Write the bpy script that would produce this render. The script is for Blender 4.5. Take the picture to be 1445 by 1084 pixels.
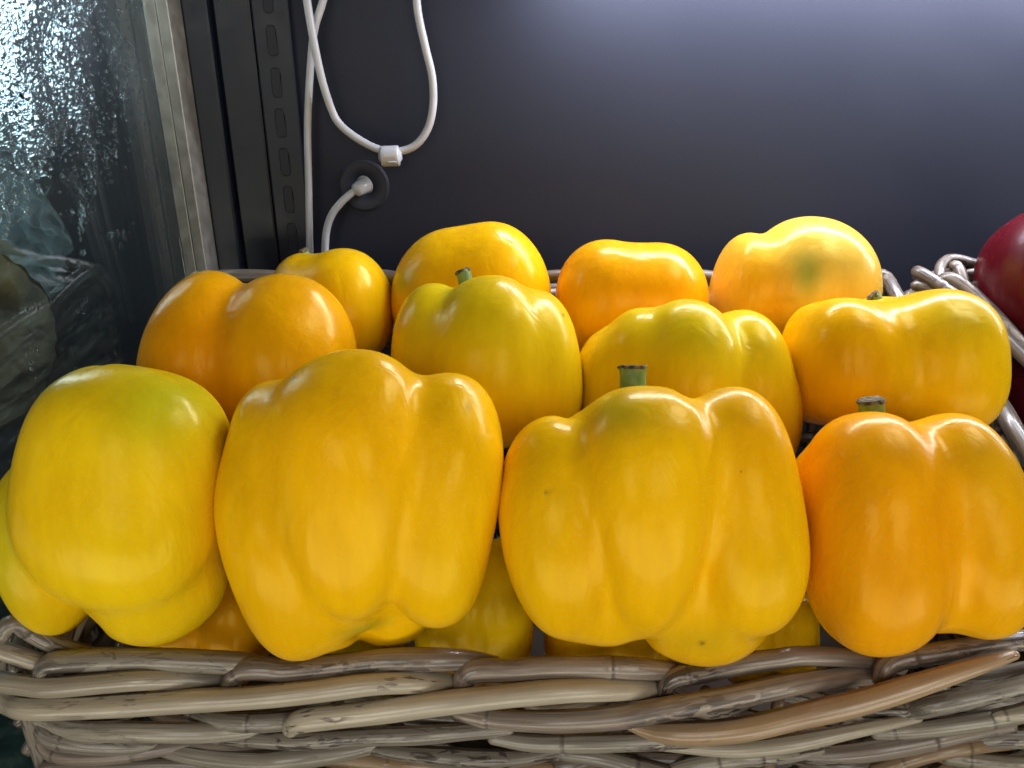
import bpy, math, random
import numpy as np
from mathutils import Vector, Matrix

random.seed(7); rng = np.random.default_rng(7)
scn = bpy.context.scene
for o in list(bpy.data.objects): bpy.data.objects.remove(o)
COL = scn.collection

# ------------------------------------------------------------------ camera
F = 1043.0; CX, CY = 722.5, 542.0          # focal length / centre of the photograph in its own pixels
ZCAM = 1.25; CAM = np.array([0.0, 0.0, ZCAM]); PITCH = math.radians(21.0)
FWD = np.array([0, math.cos(PITCH), -math.sin(PITCH)])
UP = np.array([0, math.sin(PITCH), math.cos(PITCH)])
RT = np.array([1.0, 0, 0])
cd = bpy.data.cameras.new('camera'); cam = bpy.data.objects.new('camera', cd); COL.objects.link(cam)
cam.location = CAM; cam.rotation_euler = (math.pi / 2 - PITCH, 0, 0)
cd.sensor_width = 36.0; cd.lens = 36.0 * F / 1445.0
cd.clip_start = 0.01; cd.clip_end = 50
scn.camera = cam

# ------------------------------------------------------------------ world and lamps
w = bpy.data.worlds.new('World'); scn.world = w; w.use_nodes = True
bg = w.node_tree.nodes['Background']; bg.inputs[0].default_value = (0.80, 0.86, 1.0, 1); bg.inputs[1].default_value = 0.03

def area(name, loc, target, sx, sy, power, col, spread=math.pi):
    l = bpy.data.lights.new(name, 'AREA'); l.shape = 'RECTANGLE'; l.size = sx; l.size_y = sy
    l.energy = power; l.color = col; l.spread = spread
    o = bpy.data.objects.new(name, l); COL.objects.link(o); o.location = loc
    d = Vector(target) - Vector(loc); o.rotation_euler = d.to_track_quat('-Z', 'Y').to_euler()
    return o
# LED strip under the shelf above, close to the back panel, and a broader tray of LEDs further forward on the right
area('led_strip', (0.52, 0.506, ZCAM + 0.098), (0.52, 0.480, 1.0), 1.00, 0.020, 7.6, (0.89, 0.90, 1.0))
area('led_tray', (0.42, 0.38, ZCAM + 0.42), (0.05, 0.36, 1.12), 0.36, 0.17, 2.8, (0.90, 0.94, 1.0))
# shop light from the front: a low bright field, and two fittings either side of the photographer
area('shop_front', (0.05, -0.95, 0.40), (0.03, 0.3, 1.06), 2.8, 1.05, 43, (1.0, 0.93, 0.78))
area('shop_fitting_left', (-0.38, -0.85, 1.50), (-0.20, 0.3, 1.10), 0.40, 0.46, 2.9, (1.0, 0.97, 0.90))
area('shop_fitting_right', (0.46, -0.90, 1.54), (0.25, 0.3, 1.10), 0.46, 0.50, 3.6, (1.0, 0.97, 0.90))
# lamp of the bay behind the wet glass
area('next_bay_lamp', (-0.415, 0.515, ZCAM + 0.10), (-0.20, 0.38, ZCAM - 0.06), 0.10, 0.24, 1.05, (0.80, 0.90, 1.0))

scn.view_settings.view_transform = 'Standard'; scn.view_settings.look = 'None'
scn.view_settings.exposure = -0.42; scn.view_settings.gamma = 1.0
scn.view_settings.use_curve_mapping = False
scn.render.engine = 'CYCLES'
scn.cycles.max_bounces = 6; scn.cycles.transparent_max_bounces = 12
scn.cycles.caustics_reflective = False; scn.cycles.caustics_refractive = False
scn.cycles.use_denoising = True

# ------------------------------------------------------------------ helpers
def ray(px, py):
    return FWD + RT * ((px - CX) / F) + UP * ((CY - py) / F)
def at_depth(px, py, t): return CAM + t * ray(px, py)
def at_y(px, py, y):
    d = ray(px, py); return CAM + d * (y / d[1])
def at_x(px, py, x):
    d = ray(px, py); return CAM + d * (x / d[0])

def tag(o, label=None, cat=None, group=None, kind=None):
    if label: o['label'] = label
    if cat: o['category'] = cat
    if group: o['group'] = group
    if kind: o['kind'] = kind
    return o
def link(name, me, mat=None, parent=None, loc=None):
    o = bpy.data.objects.new(name, me); COL.objects.link(o)
    if mat is not None and me is not None: me.materials.append(mat)
    if loc is not None: o.location = loc
    if parent is not None: o.parent = parent
    return o
def empty(name, loc=(0, 0, 0)):
    o = bpy.data.objects.new(name, None); COL.objects.link(o); o.location = loc; o.empty_display_size = 0.02
    return o
def mesh_np(name, V, Fq, smooth=True, uv=None):
    """V (n,3); Fq list of arrays of equal-size faces"""
    me = bpy.data.meshes.new(name)
    faces = []
    for f in Fq: faces += [tuple(int(i) for i in r) for r in f]
    me.from_pydata([tuple(v) for v in V], [], faces)
    if smooth: me.shade_smooth()
    if uv is not None:
        l = me.uv_layers.new(name='UVMap')
        idx = np.empty(len(me.loops), dtype=np.int32); me.loops.foreach_get('vertex_index', idx)
        l.data.foreach_set('uv', np.asarray(uv, dtype=np.float32)[idx].ravel())
    me.update(); return me
def box_mesh(name, lo, hi, bevel=0.0):
    import bmesh
    bm = bmesh.new(); bmesh.ops.create_cube(bm, size=1.0)
    lo = Vector(lo); hi = Vector(hi)
    for v in bm.verts:
        v.co = Vector((lo[i] + (v.co[i] + .5) * (hi[i] - lo[i]) for i in range(3)))
    if bevel > 0: bmesh.ops.bevel(bm, geom=bm.edges[:], offset=bevel, segments=2, profile=0.5, affect='EDGES')
    me = bpy.data.meshes.new(name); bm.to_mesh(me); bm.free(); return me

def spline(P, step):
    P = np.asarray(P, float)
    if len(P) == 2: P = np.array([P[0], (P[0] + P[1]) / 2, P[1]])
    Q = np.vstack([2 * P[0] - P[1], P, 2 * P[-1] - P[-2]])
    out = []
    for i in range(1, len(Q) - 2):
        p0, p1, p2, p3 = Q[i - 1:i + 3]
        n = max(2, int(np.linalg.norm((p2 - p1)[:3]) / step))
        t = np.linspace(0, 1, n, endpoint=False)[:, None]
        out.append(0.5 * ((2 * p1) + (-p0 + p2) * t + (2 * p0 - 5 * p1 + 4 * p2 - p3) * t ** 2 + (-p0 + 3 * p1 - 3 * p2 + p3) * t ** 3))
    out.append(P[-1:]); return np.vstack(out)

def tube_mesh(name, P, rad, seg=10, step=0.003, cap=True, nodes=(), origin=None, wob=0.0, oval=1.0, joints=False):
    """P (n,3) control points, rad scalar or per-point radii"""
    P = np.asarray(P, float)
    r = np.full(len(P), rad, float) if np.isscalar(rad) else np.asarray(rad, float)
    S = spline(np.hstack([P, r[:, None]]), step)
    C = S[:, :3]; R = np.maximum(S[:, 3], 2e-4)
    L = np.concatenate([[0], np.cumsum(np.linalg.norm(np.diff(C, axis=0), axis=1))])
    if wob > 0:
        ph = rng.random(4) * 6.28
        R = R * (1 + wob * (np.sin(L * 95 + ph[0]) * .6 + np.sin(L * 210 + ph[1]) * .4))
    for n in nodes:                                   # cane joints: a low ridge beside a groove
        R = R * (1 + 0.05 * np.exp(-((L - n) / 0.0012) ** 2) - 0.05 * np.exp(-((L - n - 0.0026) / 0.0011) ** 2))
    if cap:
        for e, sgn in ((0, 1), (-1, -1)):
            R[e] *= 0.72
            extra = C[e] - (C[e + sgn] - C[e]) / max(np.linalg.norm(C[e + sgn] - C[e]), 1e-9) * R[e] * 0.35
            if e == 0: C = np.vstack([extra, C]); R = np.concatenate([[R[0] * .55], R]); L = np.concatenate([[-1e-3], L])
            else: C = np.vstack([C, extra]); R = np.concatenate([R, [R[-1] * .55]]); L = np.concatenate([L, [L[-1] + 1e-3]])
    T = np.gradient(C, axis=0); T /= np.linalg.norm(T, axis=1)[:, None] + 1e-12
    ref = np.array([0, 0, 1.0]) if abs(T[0][2]) < .8 else np.array([1.0, 0, 0])
    N = []; n = ref - T[0] * ref.dot(T[0]); n /= np.linalg.norm(n)
    for t in T:
        n = n - t * n.dot(t); n /= np.linalg.norm(n) + 1e-12; N.append(n)
    N = np.array(N); B = np.cross(T, N)
    a = np.linspace(0, 2 * np.pi, seg + 1)
    V = C[:, None] + R[:, None, None] * (np.cos(a)[None, :, None] * N[:, None] * oval + np.sin(a)[None, :, None] * B[:, None])
    m = len(C); W = seg + 1
    uv = np.stack([np.broadcast_to(a / 6.2832 * 0.03, (m, W)), np.broadcast_to(L[:, None], (m, W))], -1).reshape(-1, 2)
    V = V.reshape(-1, 3)
    i = np.arange(m - 1)[:, None] * W + np.arange(seg)[None]
    q = np.stack([i, i + 1, i + W + 1, i + W], -1).reshape(-1, 4)
    tri = []
    V = np.vstack([V, C[0], C[-1]]); uv = np.vstack([uv, [0.015, L[0]], [0.015, L[-1]]])
    c0 = m * W; c1 = c0 + 1
    for k in range(seg):
        tri.append((c0, k + 1, k)); tri.append((c1, (m - 1) * W + k, (m - 1) * W + k + 1))
    if origin is not None: V = V - np.asarray(origin)
    me = mesh_np(name, V, [q, np.array(tri)], uv=uv)
    if joints:
        J = np.zeros(len(C))
        for n in nodes: J = np.maximum(J, np.exp(-((L - n - .0016) / .0011) ** 2))
        for e in (0, 1, -1, -2): J[e] = max(J[e], .7)
        J = np.concatenate([np.repeat(J, W), [.7, .7]]).astype(np.float32)
        me.attributes.new('joint', 'FLOAT', 'POINT').data.foreach_set('value', J)
    return me

# ------------------------------------------------------------------ materials
def new_mat(name):
    m = bpy.data.materials.new(name); m.use_nodes = True; nt = m.node_tree
    return m, nt, nt.nodes, nt.links, nt.nodes['Principled BSDF']
def node(ns, t, **kw):
    n = ns.new(t)
    for k, v in kw.items():
        if k in n.inputs.keys() if isinstance(k, str) else False: n.inputs[k].default_value = v
        else: setattr(n, k, v)
    return n
def mixc(ns, ls, fac, a, b, blend='MIX'):
    n = ns.new('ShaderNodeMix'); n.data_type = 'RGBA'; n.blend_type = blend
    for sock, v in ((n.inputs[0], fac), (n.inputs[6], a), (n.inputs[7], b)):
        if hasattr(v, 'is_output'): ls.new(v, sock)
        else: sock.default_value = v
    return n.outputs[2]
def ramp(ns, ls, src, stops):
    r = ns.new('ShaderNodeValToRGB'); ls.new(src, r.inputs[0])
    e = r.color_ramp.elements
    while len(e) < len(stops): e.new(0.5)
    for k, (p, c) in enumerate(stops):
        e[k].position = p; e[k].color = c if len(c) == 4 else (*c, 1)
    return r.outputs[0]
def g(v): return (v, v, v, 1)

def pepper_mat(name, base, greenish, orange, rough=0.24, stint=(1.0, 0.83, 0.22), lent=.05):
    m, nt, ns, ls, p = new_mat(name)
    att = ns.new('ShaderNodeAttribute'); att.attribute_name = 'tint'
    sep = ns.new('ShaderNodeSeparateColor'); ls.new(att.outputs['Color'], sep.inputs[0])
    tc = ns.new('ShaderNodeTexCoord')
    n1 = ns.new('ShaderNodeTexNoise'); n1.inputs['Scale'].default_value = 28; n1.inputs['Detail'].default_value = 3; ls.new(tc.outputs['Object'], n1.inputs['Vector'])
    c = mixc(ns, ls, sep.outputs[1], (*base, 1), (*orange, 1))
    c = mixc(ns, ls, ramp(ns, ls, n1.outputs[0], [(.40, g(0)), (.75, g(.22))]), c, (*orange, 1))
    c = mixc(ns, ls, sep.outputs[0], c, (*greenish, 1))
    n4 = ns.new('ShaderNodeTexNoise'); n4.inputs['Scale'].default_value = 26; n4.inputs['Detail'].default_value = 7; n4.inputs['Roughness'].default_value = .62
    mp4 = ns.new('ShaderNodeMapping'); mp4.inputs['Scale'].default_value = (3.2, 3.2, .55); ls.new(tc.outputs['Object'], mp4.inputs['Vector']); ls.new(mp4.outputs[0], n4.inputs['Vector'])
    c = mixc(ns, ls, 1.0, c, ramp(ns, ls, n4.outputs[0], [(.28, (.86, .82, .78)), (.62, (1.0, 1.0, 1.0))]), 'MULTIPLY')
    # tiny pale lenticels and rare dark specks
    v1 = ns.new('ShaderNodeTexVoronoi'); v1.inputs['Scale'].default_value = 420; ls.new(tc.outputs['Object'], v1.inputs['Vector'])
    fl = ramp(ns, ls, v1.outputs['Distance'], [(.10, g(lent)), (.30, g(0))])
    c = mixc(ns, ls, fl, c, (0.95, 0.72, 0.25, 1))
    v2 = ns.new('ShaderNodeTexVoronoi'); v2.inputs['Scale'].default_value = 34; ls.new(tc.outputs['Object'], v2.inputs['Vector'])
    sc = ns.new('ShaderNodeSeparateColor'); ls.new(v2.outputs['Color'], sc.inputs[0])
    gate = ns.new('ShaderNodeMath'); gate.operation = 'GREATER_THAN'; gate.inputs[1].default_value = .80; ls.new(sc.outputs[0], gate.inputs[0])
    dot = ramp(ns, ls, v2.outputs['Distance'], [(.018, g(.75)), (.034, g(0))])
    mm = ns.new('ShaderNodeMath'); mm.operation = 'MULTIPLY'; ls.new(dot, mm.inputs[0]); ls.new(gate.outputs[0], mm.inputs[1])
    c = mixc(ns, ls, mm.outputs[0], c, (0.16, 0.08, 0.01, 1))
    v3 = ns.new('ShaderNodeTexVoronoi'); v3.inputs['Scale'].default_value = 46
    mp3 = ns.new('ShaderNodeMapping'); mp3.inputs['Scale'].default_value = (1.0, 1.0, .28); mp3.inputs['Rotation'].default_value = (.5, .4, 0); ls.new(tc.outputs['Object'], mp3.inputs['Vector']); ls.new(mp3.outputs[0], v3.inputs['Vector'])
    s3 = ns.new('ShaderNodeSeparateColor'); ls.new(v3.outputs['Color'], s3.inputs[0])
    g3 = ns.new('ShaderNodeMath'); g3.operation = 'GREATER_THAN'; g3.inputs[1].default_value = .90; ls.new(s3.outputs[2], g3.inputs[0])
    m3 = ns.new('ShaderNodeMath'); m3.operation = 'MULTIPLY'; ls.new(ramp(ns, ls, v3.outputs['Distance'], [(.02, g(.5)), (.05, g(0))]), m3.inputs[0]); ls.new(g3.outputs[0], m3.inputs[1])
    c = mixc(ns, ls, m3.outputs[0], c, (0.80, 0.62, 0.30, 1))
    c = mixc(ns, ls, sep.outputs[2], c, (0.06, 0.045, 0.02, 1))
    ls.new(c, p.inputs['Base Color'])
    p.inputs['Subsurface Weight'].default_value = 0.18
    p.inputs['Subsurface Radius'].default_value = (1.0, 0.45, 0.05); p.inputs['Subsurface Scale'].default_value = 0.006
    p.inputs['IOR'].default_value = 1.46; p.inputs['Specular IOR Level'].default_value = 0.32; p.inputs['Specular Tint'].default_value = (*stint, 1)
    n2 = ns.new('ShaderNodeTexNoise'); n2.inputs['Scale'].default_value = 60; n2.inputs['Detail'].default_value = 4; ls.new(tc.outputs['Object'], n2.inputs['Vector'])
    ls.new(ramp(ns, ls, n2.outputs[0], [(.3, g(rough - .04)), (.75, g(rough + .09))]), p.inputs['Roughness'])
    b1 = ns.new('ShaderNodeBump'); b1.inputs['Strength'].default_value = .30; b1.inputs['Distance'].default_value = .0024
    n3 = ns.new('ShaderNodeTexNoise'); n3.inputs['Scale'].default_value = 70; n3.inputs['Detail'].default_value = 3.5; n3.inputs['Distortion'].default_value = .5
    mp = ns.new('ShaderNodeMapping'); mp.inputs['Scale'].default_value = (1.0, 1.0, .45); ls.new(tc.outputs['Object'], mp.inputs['Vector']); ls.new(mp.outputs[0], n3.inputs['Vector'])
    ls.new(n3.outputs[0], b1.inputs['Height'])
    b2 = ns.new('ShaderNodeBump'); b2.inputs['Strength'].default_value = .12; b2.inputs['Distance'].default_value = .0004; b2.invert = True
    ls.new(dot, b2.inputs['Height']); ls.new(b1.outputs[0], b2.inputs['Normal'])
    ls.new(b2.outputs[0], p.inputs['Normal'])
    return m
GREEN = (0.30, 0.34, 0.02)
M_YEL = pepper_mat('pepper_yellow', (0.87, 0.52, 0.003), GREEN, (0.86, 0.37, 0.003))
M_LEM = pepper_mat('pepper_lemon', (0.81, 0.55, 0.005), (0.50, 0.48, 0.012), (0.83, 0.46, 0.004))
M_ORA = pepper_mat('pepper_orange', (0.86, 0.44, 0.003), GREEN, (0.87, 0.32, 0.002))
M_PALE = pepper_mat('pepper_pale', (0.72, 0.52, 0.085), (0.34, 0.37, 0.06), (0.85, 0.42, 0.006))
M_RED = pepper_mat('pepper_red', (0.085, 0.004, 0.009), (0.03, 0.01, 0.01), (0.05, 0.003, 0.008), .28, (1.0, 0.95, 1.0), 0.0)

def stem_mat():
    m, nt, ns, ls, p = new_mat('stem_green')
    tc = ns.new('ShaderNodeTexCoord'); n = ns.new('ShaderNodeTexNoise'); n.inputs['Scale'].default_value = 160; ls.new(tc.outputs['Object'], n.inputs['Vector'])
    ls.new(ramp(ns, ls, n.outputs[0], [(.3, (0.09, 0.16, 0.03)), (.7, (0.20, 0.30, 0.07))]), p.inputs['Base Color'])
    p.inputs['Roughness'].default_value = .5; p.inputs['Subsurface Weight'].default_value = .05; p.inputs['Subsurface Scale'].default_value = .002
    b = ns.new('ShaderNodeBump'); b.inputs['Strength'].default_value = .4; b.inputs['Distance'].default_value = .001; ls.new(n.outputs[0], b.inputs['Height']); ls.new(b.outputs[0], p.inputs['Normal'])
    return m
M_STEM = stem_mat()
def cut_mat():
    m, nt, ns, ls, p = new_mat('stem_cut')
    tc = ns.new('ShaderNodeTexCoord'); n = ns.new('ShaderNodeTexNoise'); n.inputs['Scale'].default_value = 420; n.inputs['Detail'].default_value = 5; ls.new(tc.outputs['Object'], n.inputs['Vector'])
    ls.new(ramp(ns, ls, n.outputs[0], [(.35, (0.03, 0.022, 0.012)), (.65, (0.20, 0.16, 0.08))]), p.inputs['Base Color']); p.inputs['Roughness'].default_value = .9
    b = ns.new('ShaderNodeBump'); b.inputs['Strength'].default_value = 1; b.inputs['Distance'].default_value = .0015; ls.new(n.outputs[0], b.inputs['Height']); ls.new(b.outputs[0], p.inputs['Normal'])
    return m
M_CUT = cut_mat()

def cane_mat(name, light, dark, bark, bark_amt, rough=.30):
    m, nt, ns, ls, p = new_mat(name)
    uvn = ns.new('ShaderNodeUVMap'); uvn.uv_map = 'UVMap'
    oi = ns.new('ShaderNodeObjectInfo')
    add = ns.new('ShaderNodeVectorMath'); add.operation = 'MULTIPLY_ADD'; ls.new(oi.outputs['Random'], add.inputs[0]); add.inputs[1].default_value = (3.1, 17.0, 5.0); ls.new(uvn.outputs[0], add.inputs[2])
    def noise(sc, scale, det=4, dist=0):
        mp = ns.new('ShaderNodeMapping'); mp.inputs['Scale'].default_value = sc; ls.new(add.outputs[0], mp.inputs['Vector'])
        n = ns.new('ShaderNodeTexNoise'); n.inputs['Scale'].default_value = scale; n.inputs['Detail'].default_value = det; n.inputs['Distortion'].default_value = dist; ls.new(mp.outputs[0], n.inputs['Vector']); return n.outputs[0]
    streak = noise((1, .03, 1), 800, 4)
    blot = noise((1, .35, 1), 120, 4)
    c = mixc(ns, ls, ramp(ns, ls, streak, [(.31, g(0)), (.66, g(1))]), (*dark, 1), (*light, 1))
    c = mixc(ns, ls, ramp(ns, ls, blot, [(.35, g(0)), (.7, g(.6))]), c, (dark[0] * .85, dark[1] * .83, dark[2] * .82, 1))
    flake = noise((1, .25, 1), 330, 6, .8)
    fm = ramp(ns, ls, flake, [(.56 - bark_amt, g(0)), (.60 - bark_amt, g(.85))])
    zone = noise((1, .25, 1), 45, 2)
    zm = ramp(ns, ls, zone, [(.48, g(0)), (.60, g(1))])
    mul = ns.new('ShaderNodeMath'); mul.operation = 'MULTIPLY'; ls.new(fm, mul.inputs[0]); ls.new(zm, mul.inputs[1])
    c = mixc(ns, ls, mul.outputs[0], c, (*bark, 1))
    ja = ns.new('ShaderNodeAttribute'); ja.attribute_name = 'joint'
    jr = ramp(ns, ls, ja.outputs['Fac'], [(.40, g(0)), (.85, g(.6))])
    c = mixc(ns, ls, jr, c, (*bark, 1))
    hv = ns.new('ShaderNodeHueSaturation'); ls.new(c, hv.inputs['Color'])
    mr = ns.new('ShaderNodeMapRange'); mr.inputs[3].default_value = .72; mr.inputs[4].default_value = 1.18; ls.new(oi.outputs['Random'], mr.inputs[0]); ls.new(mr.outputs[0], hv.inputs['Value'])
    ls.new(hv.outputs[0], p.inputs['Base Color'])
    ls.new(ramp(ns, ls, blot, [(.3, g(rough - .10)), (.7, g(rough + .12))]), p.inputs['Roughness'])
    p.inputs['IOR'].default_value = 1.48; p.inputs['Coat Weight'].default_value = .45; p.inputs['Coat Roughness'].default_value = .16
    b = ns.new('ShaderNodeBump'); b.inputs['Strength'].default_value = .32; b.inputs['Distance'].default_value = .0007; ls.new(streak, b.inputs['Height'])
    b2 = ns.new('ShaderNodeBump'); b2.inputs['Strength'].default_value = .5; b2.inputs['Distance'].default_value = .0006; ls.new(mul.outputs[0], b2.inputs['Height']); ls.new(b.outputs[0], b2.inputs['Normal'])
    ls.new(b2.outputs[0], p.inputs['Normal'])
    return m
M_CANE = [cane_mat('cane_grey', (0.43, 0.385, 0.315), (0.25, 0.215, 0.170), (0.055, 0.038, 0.032), .03),
          cane_mat('cane_pale', (0.55, 0.485, 0.375), (0.37, 0.320, 0.235), (0.10, 0.068, 0.050), -.02),
          cane_mat('cane_bark', (0.36, 0.295, 0.235), (0.17, 0.132, 0.108), (0.045, 0.031, 0.029), .09),
          cane_mat('cane_tan', (0.52, 0.36, 0.215), (0.40, 0.27, 0.155), (0.17, 0.105, 0.06), -.02, .26)]

M_DARK = cane_mat('cane_dimmed', (0.21, 0.165, 0.125), (0.105, 0.080, 0.062), (0.04, 0.028, 0.025), .06, .42)  # same cane, colour darkened to offset LED glare on back and right-hand walls

def simple(name, col, rough=.5, metal=0.0, noise_scale=None, noise_amt=.25, bump=0, spec=.5):
    m, nt, ns, ls, p = new_mat(name)
    p.inputs['Base Color'].default_value = (*col, 1); p.inputs['Roughness'].default_value = rough; p.inputs['Metallic'].default_value = metal
    p.inputs['Specular IOR Level'].default_value = spec
    if noise_scale:
        tc = ns.new('ShaderNodeTexCoord'); n = ns.new('ShaderNodeTexNoise'); n.inputs['Scale'].default_value = noise_scale; n.inputs['Detail'].default_value = 5; ls.new(tc.outputs['Object'], n.inputs['Vector'])
        a = tuple(c * (1 - noise_amt) for c in col); b_ = tuple(min(1, c * (1 + noise_amt)) for c in col)
        ls.new(ramp(ns, ls, n.outputs[0], [(.3, a), (.7, b_)]), p.inputs['Base Color'])
        ls.new(ramp(ns, ls, n.outputs[0], [(.3, g(max(.02, rough - .08))), (.7, g(rough + .08))]), p.inputs['Roughness'])
        if bump:
            b = ns.new('ShaderNodeBump'); b.inputs['Strength'].default_value = .5; b.inputs['Distance'].default_value = bump; ls.new(n.outputs[0], b.inputs['Height']); ls.new(b.outputs[0], p.inputs['Normal'])
    return m
M_PANEL = simple('panel_charcoal', (0.0195, 0.0225, 0.036), .55, 0, 900, .08, .00003, .16)
def dust(m, scale, gate_v):
    ns, ls = m.node_tree.nodes, m.node_tree.links; p = ns['Principled BSDF']; src = p.inputs['Base Color'].links[0].from_socket
    tc = ns.new('ShaderNodeTexCoord'); v = ns.new('ShaderNodeTexVoronoi'); v.inputs['Scale'].default_value = scale; ls.new(tc.outputs['Object'], v.inputs['Vector'])
    sc = ns.new('ShaderNodeSeparateColor'); ls.new(v.outputs['Color'], sc.inputs[0])
    ga = ns.new('ShaderNodeMath'); ga.operation = 'GREATER_THAN'; ga.inputs[1].default_value = gate_v; ls.new(sc.outputs[1], ga.inputs[0])
    mu = ns.new('ShaderNodeMath'); mu.operation = 'MULTIPLY'; ls.new(ga.outputs[0], mu.inputs[0]); ls.new(ramp(ns, ls, v.outputs['Distance'], [(.035, g(.8)), (.07, g(0))]), mu.inputs[1])
    ls.new(mixc(ns, ls, mu.outputs[0], src, (.45, .45, .48, 1)), p.inputs['Base Color'])
    # wiped smears
    n = ns.new('ShaderNodeTexNoise'); n.inputs['Scale'].default_value = 7; n.inputs['Detail'].default_value = 6; n.inputs['Distortion'].default_value = 1.5; ls.new(tc.outputs['Object'], n.inputs['Vector'])
    ls.new(ramp(ns, ls, n.outputs[0], [(.3, g(.44)), (.7, g(.66))]), p.inputs['Roughness'])
dust(M_PANEL, 70, .965)
M_POST = simple('post_black', (0.004, 0.006, 0.014), .38, 0, 60, .2, 0, .35)
M_SLOT = simple('slot_black', (0.005, 0.0065, 0.0135), .45, 0, None, 0, 0, 0.3)
M_ALU = simple('aluminium', (0.30, 0.285, 0.25), .42, .6, 140, .12)
M_GROOVE = simple('groove_dark', (0.05, 0.045, 0.04), .6)
M_CABLE = simple('cable_white', (0.42, 0.43, 0.46), .36, 0, 90, .05)
M_CLIP = simple('clip_white', (0.45, 0.46, 0.49), .28)
M_GROM = simple('grommet_black', (0.019, 0.022, 0.034), .50, 0, None, 0, 0, .3)

def marble_mat():
    m, nt, ns, ls, p = new_mat('green_marble')
    tc = ns.new('ShaderNodeTexCoord'); n = ns.new('ShaderNodeTexNoise'); n.inputs['Scale'].default_value = 22; n.inputs['Detail'].default_value = 9; n.inputs['Distortion'].default_value = 1.4; ls.new(tc.outputs['Object'], n.inputs['Vector'])
    ls.new(ramp(ns, ls, n.outputs[0], [(.35, (0.012, 0.035, 0.030)), (.55, (0.035, 0.085, 0.070)), (.68, (0.16, 0.22, 0.19)), (.74, (0.04, 0.09, 0.075))]), p.inputs['Base Color'])
    p.inputs['Roughness'].default_value = .3
    return m
M_MARBLE = marble_mat()

def glass_mat():
    m, nt, ns, ls, p = new_mat('wet_glass')
    ns.remove(p); out = ns['Material Output']
    tr = ns.new('ShaderNodeBsdfTransparent'); tr.inputs[0].default_value = (0.86, 0.93, 0.91, 1)
    gl = ns.new('ShaderNodeBsdfGlossy'); gl.inputs['Roughness'].default_value = .035; gl.inputs[0].default_value = (0.95, 0.97, 1, 1)
    fr = ns.new('ShaderNodeFresnel'); ge = ns.new('ShaderNodeNewGeometry'); mi = ns.new('ShaderNodeMapRange'); mi.inputs[3].default_value = 1.9; mi.inputs[4].default_value = 1 / 1.9; ls.new(ge.outputs['Backfacing'], mi.inputs[0]); ls.new(mi.outputs[0], fr.inputs[0])
    m1 = ns.new('ShaderNodeMixShader'); ls.new(fr.outputs[0], m1.inputs[0]); ls.new(tr.outputs[0], m1.inputs[1]); ls.new(gl.outputs[0], m1.inputs[2])
    # thin film of condensation, patchy and run down in streaks
    tc = ns.new('ShaderNodeTexCoord'); mp = ns.new('ShaderNodeMapping'); mp.inputs['Scale'].default_value = (1, 1, .22); ls.new(tc.outputs['Object'], mp.inputs['Vector'])
    n = ns.new('ShaderNodeTexNoise'); n.inputs['Scale'].default_value = 34; n.inputs['Detail'].default_value = 6; n.inputs['Distortion'].default_value = .6; ls.new(mp.outputs[0], n.inputs['Vector'])
    df = ns.new('ShaderNodeBsdfTranslucent'); df.inputs[0].default_value = (.80, .86, .90, 1)
    d2 = ns.new('ShaderNodeBsdfDiffuse'); d2.inputs[0].default_value = (.70, .76, .80, 1)
    md = ns.new('ShaderNodeMixShader'); md.inputs[0].default_value = .4; ls.new(df.outputs[0], md.inputs[1]); ls.new(d2.outputs[0], md.inputs[2])
    sp = ns.new('ShaderNodeSeparateXYZ'); ls.new(tc.outputs['Object'], sp.inputs[0])
    hz = ns.new('ShaderNodeMapRange'); hz.inputs[1].default_value = -.03; hz.inputs[2].default_value = .15; hz.inputs[3].default_value = .0; hz.inputs[4].default_value = 1.0; ls.new(sp.outputs[2], hz.inputs[0])
    fo = ns.new('ShaderNodeMath'); fo.operation = 'MULTIPLY'; ls.new(ramp(ns, ls, n.outputs[0], [(.42, g(.01)), (.72, g(.20))]), fo.inputs[0]); ls.new(hz.outputs[0], fo.inputs[1])
    ad = ns.new('ShaderNodeMath'); ad.operation = 'ADD'; ls.new(fo.outputs[0], ad.inputs[0]); ad.inputs[1].default_value = .012
    m2 = ns.new('ShaderNodeMixShader'); ls.new(ad.outputs[0], m2.inputs[0]); ls.new(m1.outputs[0], m2.inputs[1]); ls.new(md.outputs[0], m2.inputs[2])
    ls.new(m2.outputs[0], out.inputs[0])
    return m
M_GLASS = glass_mat()
def water_mat():
    m, nt, ns, ls, p = new_mat('water_drops')
    p.inputs['Base Color'].default_value = (.93, .97, 1, 1); p.inputs['Roughness'].default_value = .06
    p.inputs['Transmission Weight'].default_value = 1.0; p.inputs['IOR'].default_value = 1.33
    return m
M_WATER = water_mat()
def film_mat(name, col, opac):
    m, nt, ns, ls, p = new_mat(name); ns.remove(p); out = ns['Material Output']
    tr = ns.new('ShaderNodeBsdfTransparent'); tr.inputs[0].default_value = (.93, .97, .97, 1)
    pb = ns.new('ShaderNodeBsdfPrincipled'); pb.inputs['Base Color'].default_value = (*col, 1); pb.inputs['Roughness'].default_value = .10
    lw = ns.new('ShaderNodeLayerWeight'); lw.inputs[0].default_value = .30
    mr = ns.new('ShaderNodeMapRange'); mr.inputs[3].default_value = opac; mr.inputs[4].default_value = .38; ls.new(lw.outputs['Facing'], mr.inputs[0])
    mx = ns.new('ShaderNodeMixShader'); ls.new(mr.outputs[0], mx.inputs[0]); ls.new(tr.outputs[0], mx.inputs[1]); ls.new(pb.outputs[0], mx.inputs[2]); ls.new(mx.outputs[0], out.inputs[0])
    return m
M_BAG = film_mat('clear_plastic', (.60, .70, .74), .04)
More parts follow.
